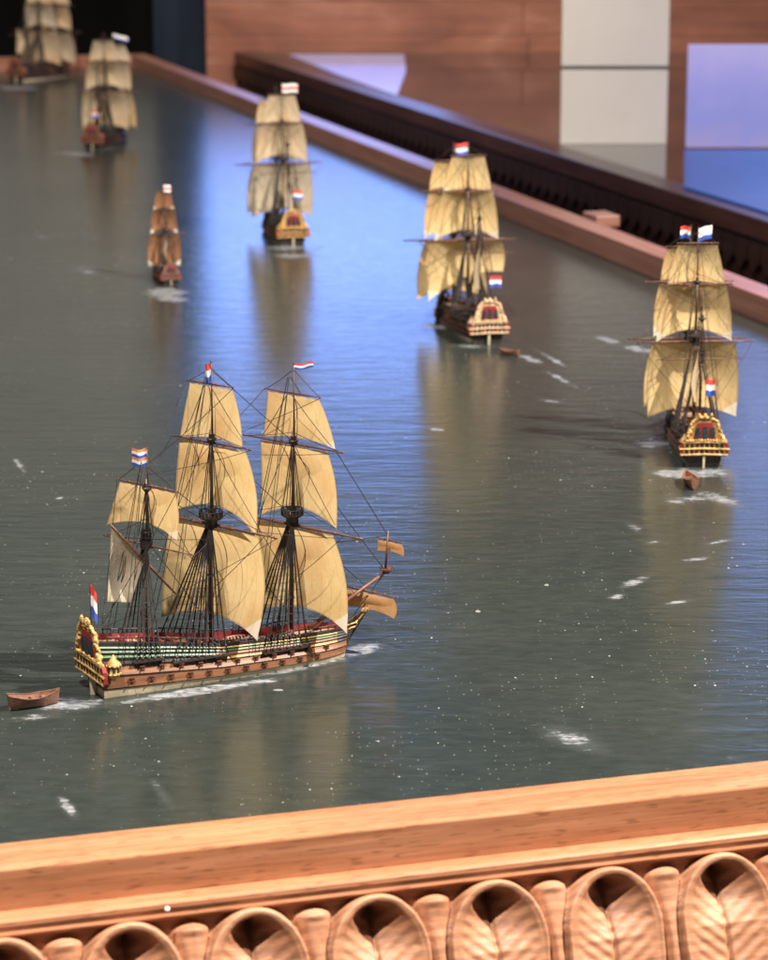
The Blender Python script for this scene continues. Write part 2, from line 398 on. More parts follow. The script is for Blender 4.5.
def sail(root, name, mat, mx, br, zy, top, bot, zc, roach, belly, fwd=.035, sh=0.0, uneven=0.0, seed=0, side_bulge=.05, nu=18, nv=16):
    yd = Vector((math.sin(br), -math.cos(br), 0)); fw = Vector((math.cos(br), math.sin(br), 0))
    mb = MB(); rr = random.Random(seed); ph = rr.uniform(0, 6)
    def fn(u, v):
        s = 2 * u - 1
        half = top + (bot - top) * v + side_bulge * math.sin(math.pi * min(1, v * 1.05)) * (1 if v < .95 else .6)
        z_bot = zc + roach * (1 - abs(s) ** 1.9) + uneven * s
        z = zy - .012 + (z_bot - zy + .012) * v
        hor = 1 - .62 * abs(s) ** 2.2
        ver = math.sin(math.pi * min(1.0, .12 + .80 * v) ** .9) if v > 0 else 0
        ver = math.sin(math.pi * (v ** .85) * .80)
        b = belly * hor * ver + .004 * math.sin(9 * u + 5 * v + ph) * v + .25 * belly * v
        scallop = .008 * abs(math.sin(s * 9)) * max(0, 1 - v * 14)
        p = Vector((mx, 0, 0)) + yd * (s * half + sh * v) + fw * (fwd + b)
        return (p.x, p.y, z - scallop)
    mb.grid(fn, nu, nv, uv=True)
    o = mb.build(name, mat, root, smooth=True)
    return o, fn

def yard(root, mx, br, zy, half, r=.011, fwd=.03, mat='yard_wood'):
    yd = Vector((math.sin(br), -math.cos(br), 0)); c = Vector((mx, 0, zy)) + Vector((math.cos(br), math.sin(br), 0)) * fwd
    mb = MB(); ks = [-1, -.7, -.3, 0, .3, .7, 1]
    mb.tube([c + yd * half * k for k in ks], [r * (1 - .55 * abs(k)) for k in ks], n=7)
    for k in (-.96, -.6, -.3, .3, .6, .96): mb.tube([c + yd * (half * k - .008), c + yd * (half * k + .008)], r * (1.25 - .55 * abs(k)), n=7)
    mb.build('yard', mat, root, smooth=True)
    return c - yd * half, c + yd * half

def flag(root, p, along, size, stripes, droop=0.0, name='flag', seed=0, wave=.018):
    """p: hoist top, along: horizontal direction the cloth streams"""
    a = Vector(along).normalized(); nrm = a.cross(Vector((0, 0, 1))); w, h = size
    mb = MB(); n = len(stripes); names = sorted(set(stripes)); ph = seed * 1.7
    nv = n * 2
    def fn(u, v):
        q = Vector(p) + a * (w * u) * (1 - .15 * droop * u) + nrm * (wave * math.sin(u * 5.5 + ph + v * .8) * u) + Vector((0, 0, -h * v - droop * w * u * (.6 + .5 * u) + .006 * math.sin(u * 7 + ph)))
        return q
    mb.grid(fn, 10, nv, mfn=lambda i, j: names.index(stripes[j // 2]))
    return mb.build(name, names, root, smooth=True)
DUTCH = ['flag_red', 'flag_white', 'flag_blue']
PRINCE = ['flag_orange', 'flag_white', 'flag_blue', 'flag_orange', 'flag_white', 'flag_blue']

def mast_set(root, mx, zdeck, ztop, zcross, ztruck, r, nsh, big, rake=0.0, lower_only=False):
    """stepped mast, fighting top, crosstrees and shrouds"""
    m = MB()
    m.tube([(mx, 0, zdeck), (mx, 0, ztop + .06)], r, r * .8, n=10)
    m.tube([(mx + .018, 0, ztop - .04), (mx + .018, 0, zcross + .06)], r * .72, r * .5, n=8)
    m.tube([(mx + .030, 0, zcross - .03), (mx + .030, 0, ztruck)], r * .45, r * .22, n=7)
    for z in [zdeck + (ztop - zdeck) * k / 7 for k in range(1, 7)]: m.tube([(mx, 0, z - .008), (mx, 0, z + .008)], r * 1.12, n=10)
    m.ball((mx + .03, 0, ztruck), r * .45)
    mo = m.build('mast', 'mast_wood', root, smooth=True)
    t = MB(); k = big
    t.lathe([(.018, -.085), (.026, -.05), (.045 * k, -.02), (.078 * k, 0), (.082 * k, .008), (.07 * k, .010), (.03, .012)], (mx + .01, 0, ztop), 16)
    t.box((mx + .01, 0, ztop - .04), (.07, .05, .06)); t.box((mx + .012, 0, ztop + .05), (.05, .04, .03))
    for j in range(16):
        a = j * math.pi / 8; t.tube([(mx + .01 + .078 * k * math.cos(a), .078 * k * math.sin(a), ztop), (mx + .01 + .078 * k * math.cos(a), .078 * k * math.sin(a), ztop + .045)], .0035, n=4)
    t.tube([(mx + .01 + .078 * k * math.cos(j * math.pi / 8), .078 * k * math.sin(j * math.pi / 8), ztop + .045) for j in range(17)], .005, n=4)
    t.build('mast_top', 'dark', root)
    c = MB(); c.lathe([(.012, -.03), (.03, -.008), (.036, 0), (.03, .006)], (mx + .022, 0, zcross), 10); c.box((mx + .024, 0, zcross), (.03, .075, .01)); c.box((mx + .024, 0, zcross + .02), (.032, .026, .022))
    c.build('crosstrees', 'dark', root)
    u = mx / L
    for s in (1, -1):
        sh = MB(); foot = []
        for i in range(nsh):
            x = mx + .03 - .052 * i * (1 if big > .9 else .8); uu = min(.97, max(.02, x / L)); p = hull_pt(uu, 9, s)
            foot.append(Vector((p.x, p.y + s * .022, p.z + .012)))
        head = Vector((mx, s * .02, ztop - .03))
        for f in foot: sh.tube([head, f + (head - f) * .08], .0055, n=4)
        for q in range(1, 13):
            t_ = .08 + .8 * q / 13; a, b = foot[0] + (head - foot[0]) * t_, foot[-1] + (head - foot[-1]) * t_; sh.tube([a, b], .0017, n=3)
        for i in range(4):                                      # topmast shrouds
            a = Vector((mx + .05 - .028 * i, s * .07 * big, ztop + .01)); b = Vector((mx + .02, s * .012, zcross - .01)); sh.tube([a, b], .0032, n=4)
        for i in range(2):
            sh.tube([Vector((mx - .01, s * .008, ztruck - .09)), foot[-1] + Vector((-.06 - .05 * i, 0, -.005))], .0026, n=4)   # backstays
        sh.build('shrouds', 'rope', root)
        ch = MB(); a, b = foot[0], foot[-1]; mid = (a + b) / 2
        ang = math.atan2(b.y - a.y, b.x - a.x)
        ch.box(mid - Vector((0, s * .008, .012)), ((b - a).length + .05, .035, .012), 0, Matrix.Rotation(ang, 3, 'Z'))
        for f in foot:
            ch.ball(f + Vector((0, 0, .004)), .0115, 1); ch.ball(f + (head - f) * .08, .0095, 1); ch.tube([f, f + (head - f) * .08], .003, n=4)
            ch.tube([f, f + Vector((0, -s * .012, -.055))], .003, n=4)
        ch.build('channel', ['dark', 'dark'], root)

def lines(root, name, segs, r=.0026, mat='rope', sag=0.0):
    mb = MB()
    for a, b in segs:
        a, b = Vector(a), Vector(b)
        if sag: mb.tube([a.lerp(b, t) - Vector((0, 0, sag * 4 * t * (1 - t) * (b - a).length)) for t in [i / 8 for i in range(9)]], r, n=4)
        else: mb.tube([a, b], r, n=4)
    return mb.build(name, mat, root)

SHIPG = 'model warships sailing across the painted sea'
def ship(label, loc, heading, scale=1.0, brace=0.0, style='big', detail=2, mats=None, masts=('fore', 'main', 'mizzen'), mizzen_top=True,
         spritsail=True, truck_flags=(), ensign=None, brace_extra=0.0, clewed=(), seed=0, belly=1.0, widen=1.0, tgs=True, gold='gold', uneven=0.0, mc_z=.28, slim=1.0, lean=0.0, name='model_warship'):
    root = empty(name, loc, heading, scale); tag(root, label, 'model ship', SHIPG)
    mats = mats or {}
    mat = lambda k: mats.get(k, mats.get('all', 'sail'))
    br = brace
    BEAM[0] = slim; hull(root, style); stern(root, detail, gold)
    for o in root.children:
        if o.name.split('.')[0] in ('stern_gallery', 'gallery_bars', 'window', 'stern_panel', 'stern_carving', 'quarter_gallery', 'stern_lantern'): o.scale.y = slim * (1.22 if slim < 1 else .97)
    ends = {}
    FX, MX, ZX = 1.455, .845, .37
    if 'main' in masts:
        mast_set(root, MX, .17, 1.10, 1.64, 2.16, .018, 8, 1.0)
        if tgs:
            ends['mtg'] = yard(root, MX, br, 2.01, .205 * widen, .008)
            sail(root, 'sail', mat('mtg'), MX, br, 2.01, .19 * widen, .285 * widen, 1.595, .035, .045 * belly, seed=seed + 1, side_bulge=.008, sh=lean)
        ends['mt'] = yard(root, MX, br, 1.61, .355 * widen, .010)
        sail(root, 'sail', mat('mt'), MX, br, 1.61, .295 * widen, .375 * widen, 1.035, .115, .10 * belly, uneven=-.03 * (lean != 0), seed=seed + 2, side_bulge=.022, sh=lean)
        ends['mc'] = yard(root, MX, br, 1.045, .57 * widen, .013)
        if 'mc' not in clewed: sail(root, 'sail', mat('mc'), MX, br, 1.045, .40 * widen, .44 * widen, mc_z, .10, .115 * belly, uneven=uneven, seed=seed + 3, side_bulge=.035, sh=3.6 * lean)
    if 'fore' in masts:
        mast_set(root, FX, .23, 1.04, 1.56, 2.09, .017, 7, .95)
        if tgs:
            ends['ftg'] = yard(root, FX, br, 1.885, .25 * widen, .008)
            sail(root, 'sail', mat('ftg'), FX, br, 1.885, .225 * widen, .315 * widen, 1.54, .03, .045 * belly, seed=seed + 4, side_bulge=.008, sh=.03)
        ends['ft'] = yard(root, FX, br, 1.535, .45 * widen, .010)
        sail(root, 'sail', mat('ft'), FX, br, 1.535, .295 * widen, .335 * widen, .975, .09, .095 * belly, seed=seed + 5, side_bulge=.02)
        ends['fc'] = yard(root, FX, br, .965, .60 * widen, .013)
        sail(root, 'sail', mat('fc'), FX, br, .965, .34 * widen, .42 * widen, .255, .10, .11 * belly, seed=seed + 6, side_bulge=.03)
    if 'mizzen' in masts:
        mast_set(root, ZX, .24, 1.02, 1.36, 1.63, .0135, 5, .42)
        ends['zx'] = yard(root, ZX, br, .965, .41, .008)
        if mizzen_top:
            ends['zt'] = yard(root, ZX, br, 1.375, .27, .008)
            sail(root, 'sail', mat('zt'), ZX, br, 1.375, .25, .325, 1.03, .065, .055 * belly, seed=seed + 7, side_bulge=.008, sh=3 * lean)
        # lateen yard and its sail
        la, lb = Vector((ZX - .22, .06, 1.13)), Vector((ZX + .20, -.03, .62))
        y = MB(); y.tube([la, la.lerp(lb, .5), lb], [.007, .011, .008], n=7); y.build('yard', 'yard_wood', root, smooth=True)
        mb = MB()
        def lat(u, v):
            a = la.lerp(lb, .02 + .50 * u); tackle = Vector((ZX - .25 + .17 * u, .07, .60 - .03 * u))
            q = a.lerp(tackle, v); return q + Vector((.02, .05, 0)) * math.sin(math.pi * v) * math.sin(math.pi * (u * .9 + .05))
        mb.grid(lat, 10, 12, uv=True); mb.build('sail', mat('lat'), root, smooth=True)
    if tgs or True:
        # bowsprit, head, spritsails
        b0, b1 = Vector((1.58, 0, .215)), Vector((2.20, 0, .545))
        bs = MB(); bs.tube([b0, b1], .016, .010, n=9); bs.tube([b1 - Vector((.01, 0, 0)), b1 + Vector((.012, 0, .29))], .009, .006, n=7); bs.build('bowsprit', 'yard_wood', root, smooth=True)
        tp = MB(); tp.lathe([(.012, -.03), (.03, -.012), (.046, 0), (.046, .008), (.015, .01)], (b1.x, 0, b1.z + .01), 12)
        for j in range(10):
            a = j * .628; tp.tube([(b1.x + .043 * math.cos(a), .043 * math.sin(a), b1.z + .01), (b1.x + .043 * math.cos(a), .043 * math.sin(a), b1.z + .035)], .003, n=4)
        tp.build('mast_top', 'yard_wood', root)
        hd = MB(); hd.prism([(1.86, .012, .04), (1.98, .009, .20), (2.03, .008, .27), (2.0, .008, .275), (1.94, .01, .23), (1.86, .012, .19)], (0, -.02, 0), 0)
        for s in (1, -1):
            hd.tube([(1.83, s * .07, .19), (1.93, s * .035, .19), (2.0, s * .012, .25)], .007, n=5, m=1); hd.tube([(1.83, s * .075, .22), (1.93, s * .04, .22), (2.01, s * .012, .265)], .006, n=5, m=1)
        hd.ball((2.03, 0, .285), .022, 1, sq=(1.5, .8, 1.1)); hd.build('figurehead', ['dark', 'gold'], root)
        if spritsail:
            yard(root, 2.02, br, .43, .30, .008, fwd=.0)
            sail(root, 'sail', mat('sp'), 2.02, br, .43, .26, .25, .26, .03, .045 * belly, fwd=0, seed=seed + 8, side_bulge=.02, nv=10)
            yard(root, 2.215, br, .765, .115, .005, fwd=.012)
            sail(root, 'sail', mat('sp'), 2.215, br, .765, .105, .12, .665, .01, .025 * belly, fwd=.012, seed=seed + 9, side_bulge=.005, nv=8)
        else:
            yard(root, 2.02, br, .43, .30, .008, fwd=.0)
    # standing and running rigging
    st = []
    if 'fore' in masts:
        st += [((1.45, 0, 1.02), (2.02, 0, .47)), ((1.455, 0, 1.53), (2.18, 0, .56)), ((1.46, 0, 2.0), (2.21, 0, .80)), ((2.2, 0, .8), (1.6, .02, .8)), ((2.2, 0, .55), (1.88, 0, .2))]
    if 'main' in masts and 'fore' in masts:
        st += [((MX + .03, 0, 1.08), (FX - .03, 0, .36)), ((MX + .03, 0, 1.62), (FX - .01, 0, 1.05)), ((MX + .035, 0, 2.1), (FX + .02, 0, 1.55))]
    if 'mizzen' in masts and 'main' in masts:
        st += [((ZX + .02, 0, 1.0), (MX - .01, 0, .35)), ((ZX + .03, 0, 1.5), (MX, 0, 1.1)), ((ZX + .03, 0, 1.36), (MX, 0, 1.06))]
    if st: lines(root, 'stays', st, .0036)
    seg = []
    XT = dict(mtg=(ZX + .03, 0, 1.52), mt=(ZX + .03, 0, 1.45), mc=(.06, 0, .45), ftg=(MX + .03, 0, 1.62), ft=(MX + .02, 0, 1.55), fc=(MX + .01, 0, 1.05), zt=(.05, 0, .47), zx=(MX, 0, .95))
    XM2 = dict(mtg=(MX + .03, 2.12), mt=(MX + .02, 1.68), mc=(MX, 1.2), ftg=(FX + .03, 2.05), ft=(FX + .02, 1.62), fc=(FX, 1.12), zt=(ZX + .03, 1.58), zx=(ZX, 1.15))
    for k, (a, b) in ends.items():
        for e in (a, b):
            seg.append((e, XT[k])); seg.append((e.lerp((a + b) / 2, .05), (XM2[k][0], 0, XM2[k][1])))
    for mxx, z0, z1, w in ((MX, 1.62, 1.1, .36), (FX, 1.55, 1.02, .33), (MX, 2.0, 1.64, .27), (FX, 1.87, 1.56, .3), (MX, .62, 1.03, .42), (FX, .6, .95, .4)):
        if (mxx == MX and 'main' in masts) or (mxx == FX and 'fore' in masts):
            for s in (1, -1):
                yd = Vector((math.sin(br), -math.cos(br), 0)) * s
                seg.append((Vector((mxx, 0, z0)) + yd * .03, Vector((mxx + .01, 0, z1)) + yd * w + Vector((.04, 0, 0))))
    lines(root, 'running_rigging', seg, .0024, 'rope', sag=.02)
    # deck fittings
    if detail:
        for x, w, l in ((.62, .12, .12), (1.02, .14, .16), (1.22, .13, .10)):
            f = MB(); u = x / L; z = hull_pt(u, len(ROWS) - 1, 1).z - .06
            f.box((x, 0, z + .012), (l, w, .03), 0)
            for j in range(5): f.box((x, -w / 2 + w * (j + .5) / 5, z + .0295), (l * .96, w * .07, .006), 1)
            f.build('hatch_grating', ['maroon', 'deck_wood'], root)
        for x in (.2, .47, .56):
            bt = MB(); z = hull_pt(x / L, len(ROWS) - 1, 1).z; wy = BEAM[0] * .13; bt.box((x, .0, z - .02), (.02, 2 * wy, .015), 0)
            for y in (-wy * .8, wy * .8): bt.lathe([(.008, 0), (.008, .045), (.012, .05), (.004, .058)], (x, y, z - .065), 6, 0)
            bt.build('deck_rail', 'maroon', root)
        for s in (1, -1):
            for i in range(5):
                gun = MB(); u = .47 + .05 * i; p = hull_pt(u, len(ROWS) - 1, s)
                gun.tube([(p.x, p.y - s * .075, p.z - .055), (p.x, p.y - s * .04, p.z - .052), (p.x, p.y - s * .005, p.z - .05)], [.011, .009, .007], n=7)
                gun.build('cannon', 'steel', root)
            hr = MB(); pts = []
            for i in range(33):                                 # hammock rail above the bulwark
                u = .03 + .93 * i / 32; p = hull_pt(u, len(ROWS) - 1, s); q = Vector((p.x, p.y - s * .006, p.z)); pts.append(q + Vector((0, 0, .036 if u < .42 or u > .72 else .022)))
                hr.tube([q, pts[-1]], .0045, n=4)
            hr.tube(pts, .0055, n=5); hr.build('bulwark_rail', 'dark', root)
        wl = MB(); zb = hull_pt(.5, len(ROWS) - 1, 1).z - .055
        for i in range(9):
            a = i / 8; b = .045 * (1 - abs(2 * a - 1) ** 2.4); wl.tube([(.93 + .2 * a, -b - .002, zb + .04), (.93 + .2 * a, 0, zb + .012), (.93 + .2 * a, b + .002, zb + .04)], .008, n=5)
        for sy in (1, -1): wl.tube([(.93 + .2 * i / 8, sy * (.002 + .045 * (1 - abs(2 * i / 8 - 1) ** 2.4)), zb + .042) for i in range(9)], .007, n=5)
        wl.build('spare_boat', 'boat_wood', root)
        cap = MB(); zc_ = hull_pt(.36, len(ROWS) - 1, 1).z - .062; cap.lathe([(.03, 0), (.022, .02), (.026, .05), (.036, .055), (.036, .065), (.01, .07)], (.69, 0, zc_), 10); cap.build('capstan', 'dark', root)
        for s in (1, -1):
            for row, us in ((3, [.10 + .072 * i for i in range(11)]), (6, [.14 + .072 * i for i in range(11)])):
                for u in us:
                    p = hull_pt(u, row, s); q = hull_pt(u + .01, row, s); a = math.atan2(q.y - p.y, q.x - p.x)
                    gp = MB(); gp.box((0, 0, 0), (.034, .012, .028)); gp.box((0, s * .006, .016), (.034, .014, .006)); gp.tube([(0, 0, -.001), (0, s * .022, -.001)], .006, n=6)
                    o = gp.build('gun_port', 'port_red', root); o.location = p + Vector((0, s * .004, .004)); o.rotation_euler = (0, 0, a)
    # flags
    if ensign:
        sp = MB(); a = Vector((-.03, 0, .46)); b = Vector(ensign['tip']); b.x += .09; sp.tube([a, b], .0045, .003, n=5); so = sp.build('flagstaff', 'mast_wood', root)
        flag(root, b - Vector((0, 0, .004)), ensign['dir'], ensign['size'], ensign['stripes'], ensign.get('droop', 0), seed=seed)
    for k, d in truck_flags:
        p = dict(main=(MX + .03, 0, 2.16), fore=(FX + .03, 0, 2.09), mizzen=(ZX + .03, 0, 1.63))[k]
        flag(root, Vector(p) - Vector((0, 0, d.get('down', 0.005))), d['dir'], d['size'], d['stripes'], d.get('droop', 0), seed=seed + 2)
    return root

def world_dir(heading, wx, wy):      # world direction turned into a ship's own axes
    c, s = math.cos(-heading), math.sin(-heading); return (c * wx - s * wy, s * wx + c * wy, 0)

H1 = R(29.0)
wd = lambda x, y: world_dir(H1, x, y)
ship('large three-masted model warship with ochre sails, in side view above the near wooden rail', (-1.906, 16.70, 0), H1, 1.0, R(22.8),
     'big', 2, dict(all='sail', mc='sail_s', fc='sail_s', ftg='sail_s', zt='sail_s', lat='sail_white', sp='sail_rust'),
     truck_flags=(('main', dict(dir=wd(-1, .1), size=(.045, .13), stripes=DUTCH, droop=.4)), ('fore', dict(dir=wd(1, .1), size=(.13, .04), stripes=DUTCH, droop=-.1)),
                  ('mizzen', dict(dir=wd(-1, -.1), size=(.10, .12), stripes=PRINCE))),
     ensign=dict(tip=(-.12, 0, .77), dir=wd(1, -.1), size=(.05, .22), stripes=DUTCH, droop=1.2), slim=.82, lean=-.03, seed=10)
H2 = R(90.2)
wd = lambda x, y: world_dir(H2, x, y)
ship('model warship with a gilded maroon stern and an end-on boat in its white wake', G(703, 467), H2, .95, R(4), 'dark', 2,
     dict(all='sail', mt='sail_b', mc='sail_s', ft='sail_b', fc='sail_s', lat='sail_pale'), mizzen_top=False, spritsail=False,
     truck_flags=(('main', dict(dir=wd(1, .1), size=(.13, .13), stripes=['flag_white', 'flag_white', 'flag_blue'], droop=-.25)), ('fore', dict(dir=wd(-.8, .1), size=(.1, .12), stripes=DUTCH))),
     ensign=dict(tip=(-.13, 0, .86), dir=wd(1, 0), size=(.085, .16), stripes=DUTCH), seed=30)
H3 = R(104)
wd = lambda x, y: world_dir(H3, x, y)
ship('model warship with a pale carved stern and raised main course, midway along the side rail', G(488, 344), H3, 1.0, R(-3), 'dark', 2,
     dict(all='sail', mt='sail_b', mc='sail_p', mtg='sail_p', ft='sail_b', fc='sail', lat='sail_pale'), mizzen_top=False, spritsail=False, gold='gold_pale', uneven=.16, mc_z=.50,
     truck_flags=(('main', dict(dir=wd(-1, .1), size=(.15, .15), stripes=DUTCH, droop=.1)),),
     ensign=dict(tip=(-.13, 0, .78), dir=wd(1, 0), size=(.13, .13), stripes=DUTCH), seed=50)
H4 = R(101)
wd = lambda x, y: world_dir(H4, x, y)
ship('model warship with pale cream sails, standing in the blue reflection before the side rail', G(293, 246), H4, 1.0, R(3), 'dark', 1,
     dict(all='sail_pale', mt='sail_pale', mc='sail_white', fc='sail_white', ft='sail_white', lat='sail_pale'), mizzen_top=False, spritsail=False,
     truck_flags=(('main', dict(dir=wd(1, .1), size=(.22, .12), stripes=['flag_white', 'flag_red', 'flag_white'])),),
     ensign=dict(tip=(-.13, 0, .78), dir=wd(1, 0), size=(.13, .13), stripes=DUTCH), seed=70)
H5 = R(103)
wd = lambda x, y: world_dir(H5, x, y)
ship('smallest model ship, a single-masted vessel with dark brown sails', G(171, 285), H5, .56, R(0), 'plain', 1,
     dict(all='sail_brown', mc='sail_brown', mt='sail_brown', lat='sail_white'), masts=('main', 'mizzen'), mizzen_top=False, spritsail=False, widen=.82,
     truck_flags=(('main', dict(dir=wd(1, 0), size=(.16, .16), stripes=['flag_white', 'flag_red', 'flag_white'])),), seed=90, gold='boat_wood', name='model_sloop')
H6 = R(79)
wd = lambda x, y: world_dir(H6, x, y)
ship('model warship with billowing peach sails, nearest the far corner of the frame', G(93, 150), H6, .95, R(14), 'dark', 1,
     dict(all='sail_pale', fc='sail'), mizzen_top=False, spritsail=False, belly=1.7, gold='strake',
     truck_flags=(('fore', dict(dir=wd(1, .1), size=(.30, .09), stripes=['flag_white', 'flag_white', 'flag_blue'], droop=.25)),),
     ensign=dict(tip=(-.13, 0, .75), dir=wd(1, 0), size=(.12, .13), stripes=DUTCH), seed=110)
H7 = R(62)
ship('farthest model warship, its pale sails cut off by the top of the photo against black', G(17, 82), H7, 1.08, R(14), 'dark', 1,
     dict(all='sail_pale', mc='sail_pale', mt='sail_white', fc='sail_white'), mizzen_top=False, spritsail=False, belly=1.7, gold='strake', truck_flags=(), seed=130)

# ------------------------------------------------------------------ towed boats
def rowing_boat(label, loc, rz, s):
    root = empty('rowing_boat', loc, rz, s); tag(root, label, 'boat', 'small boats towed astern of the ships')
    def pt(u, t, side, inn=0):
        b = (.075 * (1 - abs(2 * u - .9) ** 2.6 * .62) if u < .97 else .012) * (1 - max(0, u - .7) * 2.2)
        z = (.085 + .035 * (2 * u - 1) ** 2)
        return Vector(((u - .5) * .36 + .02 * t * (1 if u > .8 else -.6 if u < .1 else 0), side * max(.002, (b - inn)) * (t ** .45 if not inn else max(.3, t) ** .45), z * t + (.012 if inn and t < .5 else -.004)))
    h = MB()
    for side in (1, -1):
        for inn in (0, .010):
            b = len(h.v); nu, nv = 16, 6
            for j in range(nv + 1):
                for i in range(nu + 1): h.vert(pt(i / nu, j / nv, side, inn))
            for j in range(nv):
                for i in range(nu):
                    a = b + j * (nu + 1) + i; h.face((a, a + 1, a + nu + 2, a + nu + 1))
        o, i_ = [], []
        for k in range(17):
            h.v.extend([tuple(pt(k / 16, 1, side) + Vector((0, side * .004, .004)))]); o.append(len(h.v) - 1)
            h.v.extend([tuple(pt(k / 16, 1, side, .012) + Vector((0, 0, .004)))]); i_.append(len(h.v) - 1)
        for k in range(16): h.face((o[k], o[k + 1], i_[k + 1], i_[k]))
    tr = [pt(0, t, 1) for t in (0, .3, .6, 1)]; h.face([h.vert(p) for p in tr + [Vector((p.x, -p.y, p.z)) for p in reversed(tr)]])
    h.build('hull', 'boat_wood', root)
    for x in (-.09, 0, .08):
        s_ = MB(); s_.box((x, 0, .065), (.03, .11, .008)); s_.build('seat', 'boat_wood', root)
rowing_boat('brown rowing boat towed astern of the large side-view warship', G(34, 707, 0), H1 + R(-4), .9)
rowing_boat('rowing boat seen end-on in the white wake of the ship with the maroon stern', G(690, 486), R(97), .92)
rowing_boat('tiny brown boat to the right of the ship with the pale carved stern', G(509, 355), R(150), .62)

# ------------------------------------------------------------------ the painted sea
A = Vector((math.cos(R(16.9)), math.sin(R(16.9)), 0)); B = Vector((-A.y, A.x, 0))
ZR = .29
corner = G(133, 67)
XR = corner.dot(A); YF = corner.dot(B); YN = G(384, 801.5, ZR).dot(B); XL = -7.0
FRM = R(16.9)
def FW(x, y, z=0): return A * x + B * y + Vector((0, 0, z))

def sea_material():
    m, nt, b = new_mat('painted_sea')
    geo = nt.nodes.new('ShaderNodeNewGeometry'); P = geo.outputs['Position']
    def mp(scale, rot=0):
        n = nt.nodes.new('ShaderNodeMapping'); n.inputs['Scale'].default_value = scale; n.inputs['Rotation'].default_value = (0, 0, rot); link(nt, P, n.inputs[0]); return n.outputs[0]
    n1 = noisef(nt, mp((.35, .35, 1)), 1.0, 5, .6)
    col = ramp(nt, n1, [(.3, (0.017, 0.0235, 0.0215)), (.7, (0.028, 0.0345, 0.0305))])
    n2 = noisef(nt, mp((3, 7, 1), R(8)), 1.6, 5, .65)
    col = mixc(nt, .6, col, ramp(nt, n2, [(.3, .55), (.72, 1.25)]), 'MULTIPLY')
    # foam painted as streaks: centre pixel, length, breadth, direction, strength
    strokes = []
    def px(u0, v0, u1, v1, wid, s): a, b_ = G(u0, v0), G(u1, v1); strokes.append(((a + b_) / 2, (b_ - a).length / 2, wid, math.atan2(b_.y - a.y, b_.x - a.x), s))
    px(98, 707, 300, 675, .085, 1.0); px(240, 678, 368, 650, .12, 1.15); px(20, 706, 118, 702, .17, .9); px(325, 664, 385, 640, .12, .9); px(0, 722, 70, 712, .10, .5)
    px(648, 470, 692, 478, .16, 1.2); px(655, 472, 745, 474, .22, .75); px(690, 488, 752, 512, .15, .7); px(640, 500, 745, 497, .30, .42); px(618, 590, 652, 574, .07, .8); px(608, 600, 626, 592, .06, .7); px(640, 545, 665, 540, .07, .6); px(672, 562, 720, 556, .06, .6); px(655, 606, 700, 598, .06, .55); px(628, 520, 640, 535, .07, .55); px(640, 435, 680, 452, .28, .6); px(700, 545, 740, 538, .06, .6)
    px(592, 334, 622, 346, .12, .8); px(620, 344, 662, 356, .16, .8)
    px(428, 322, 450, 330, .25, .95); px(440, 345, 505, 348, .18, .6); px(515, 352, 545, 366, .10, .75); px(528, 345, 575, 372, .06, .65); px(540, 368, 585, 392, .06, .6); px(530, 398, 570, 404, .08, .5)
    px(268, 244, 318, 252, .45, .7); px(290, 250, 300, 262, .5, .6)
    px(140, 294, 190, 290, .36, 1.1); px(150, 300, 185, 296, .4, .9)
    px(62, 156, 92, 152, .55, .8); px(85, 152, 125, 146, .4, .5); px(0, 90, 30, 86, .8, .8); px(40, 80, 62, 74, .7, .5)
    px(75, 264, 100, 277, .22, .6); px(12, 455, 26, 474, .05, .7); px(535, 722, 612, 757, .17, .62); px(560, 738, 600, 750, .10, .6)
    px(58, 793, 78, 822, .05, .75); px(150, 775, 176, 815, .05, .45); px(428, 428, 446, 431, .07, .9); px(272, 690, 284, 690, .022, 1.3); px(56, 500, 64, 496, .04, .8)
    px(330, 380, 350, 384, .1, .4); px(600, 210, 640, 240, .3, .3); px(30, 230, 60, 245, .3, .3)
    foam = None
    for c, l, w, a, s in strokes:
        n = nt.nodes.new('ShaderNodeMapping'); n.vector_type = 'TEXTURE'
        n.inputs['Location'].default_value = c; n.inputs['Rotation'].default_value = (0, 0, a); n.inputs['Scale'].default_value = (l * 1.15, w * 1.25, 1)
        link(nt, P, n.inputs[0]); g = nt.nodes.new('ShaderNodeTexGradient'); g.gradient_type = 'SPHERICAL'; link(nt, n.outputs[0], g.inputs[0])
        q = mth(nt, 'MULTIPLY', g.outputs['Fac'], s)
        foam = q if foam is None else mth(nt, 'MAXIMUM', foam, q)
    fb = noisef(nt, mp((2.2, 5, 1), R(12)), 2.0, 8, .72, 1.0)
    fb2 = noisef(nt, mp((1.1, 1.6, 1), R(-30)), 2.6, 4, .6, .5)
    fsum = mth(nt, 'ADD', mth(nt, 'ADD', mth(nt, 'MULTIPLY', fb, .8), mth(nt, 'MULTIPLY', fb2, .55)), mth(nt, 'MULTIPLY', foam, .62))
    fm = ramp(nt, fsum, [(.88, 0.0), (1.16, 1.0)])
    brk = ramp(nt, noisef(nt, mp((4, 13, 1), R(10)), 2.2, 6, .75, .6), [(.40, 0.12), (.60, 1.0)])
    fm = mth(nt, 'MULTIPLY', fm, brk)
    soft = mth(nt, 'MULTIPLY', mth(nt, 'POWER', foam, 1.5), .22)
    inside = ramp(nt, foam, [(.02, 0.0), (.2, 1.0)])
    fa = mth(nt, 'MULTIPLY', mth(nt, 'MAXIMUM', mth(nt, 'MULTIPLY', fm, .9), soft, True), inside)
    col = mixc(nt, mth(nt, 'MULTIPLY', fa, .85), col, (0.34, 0.35, 0.37))
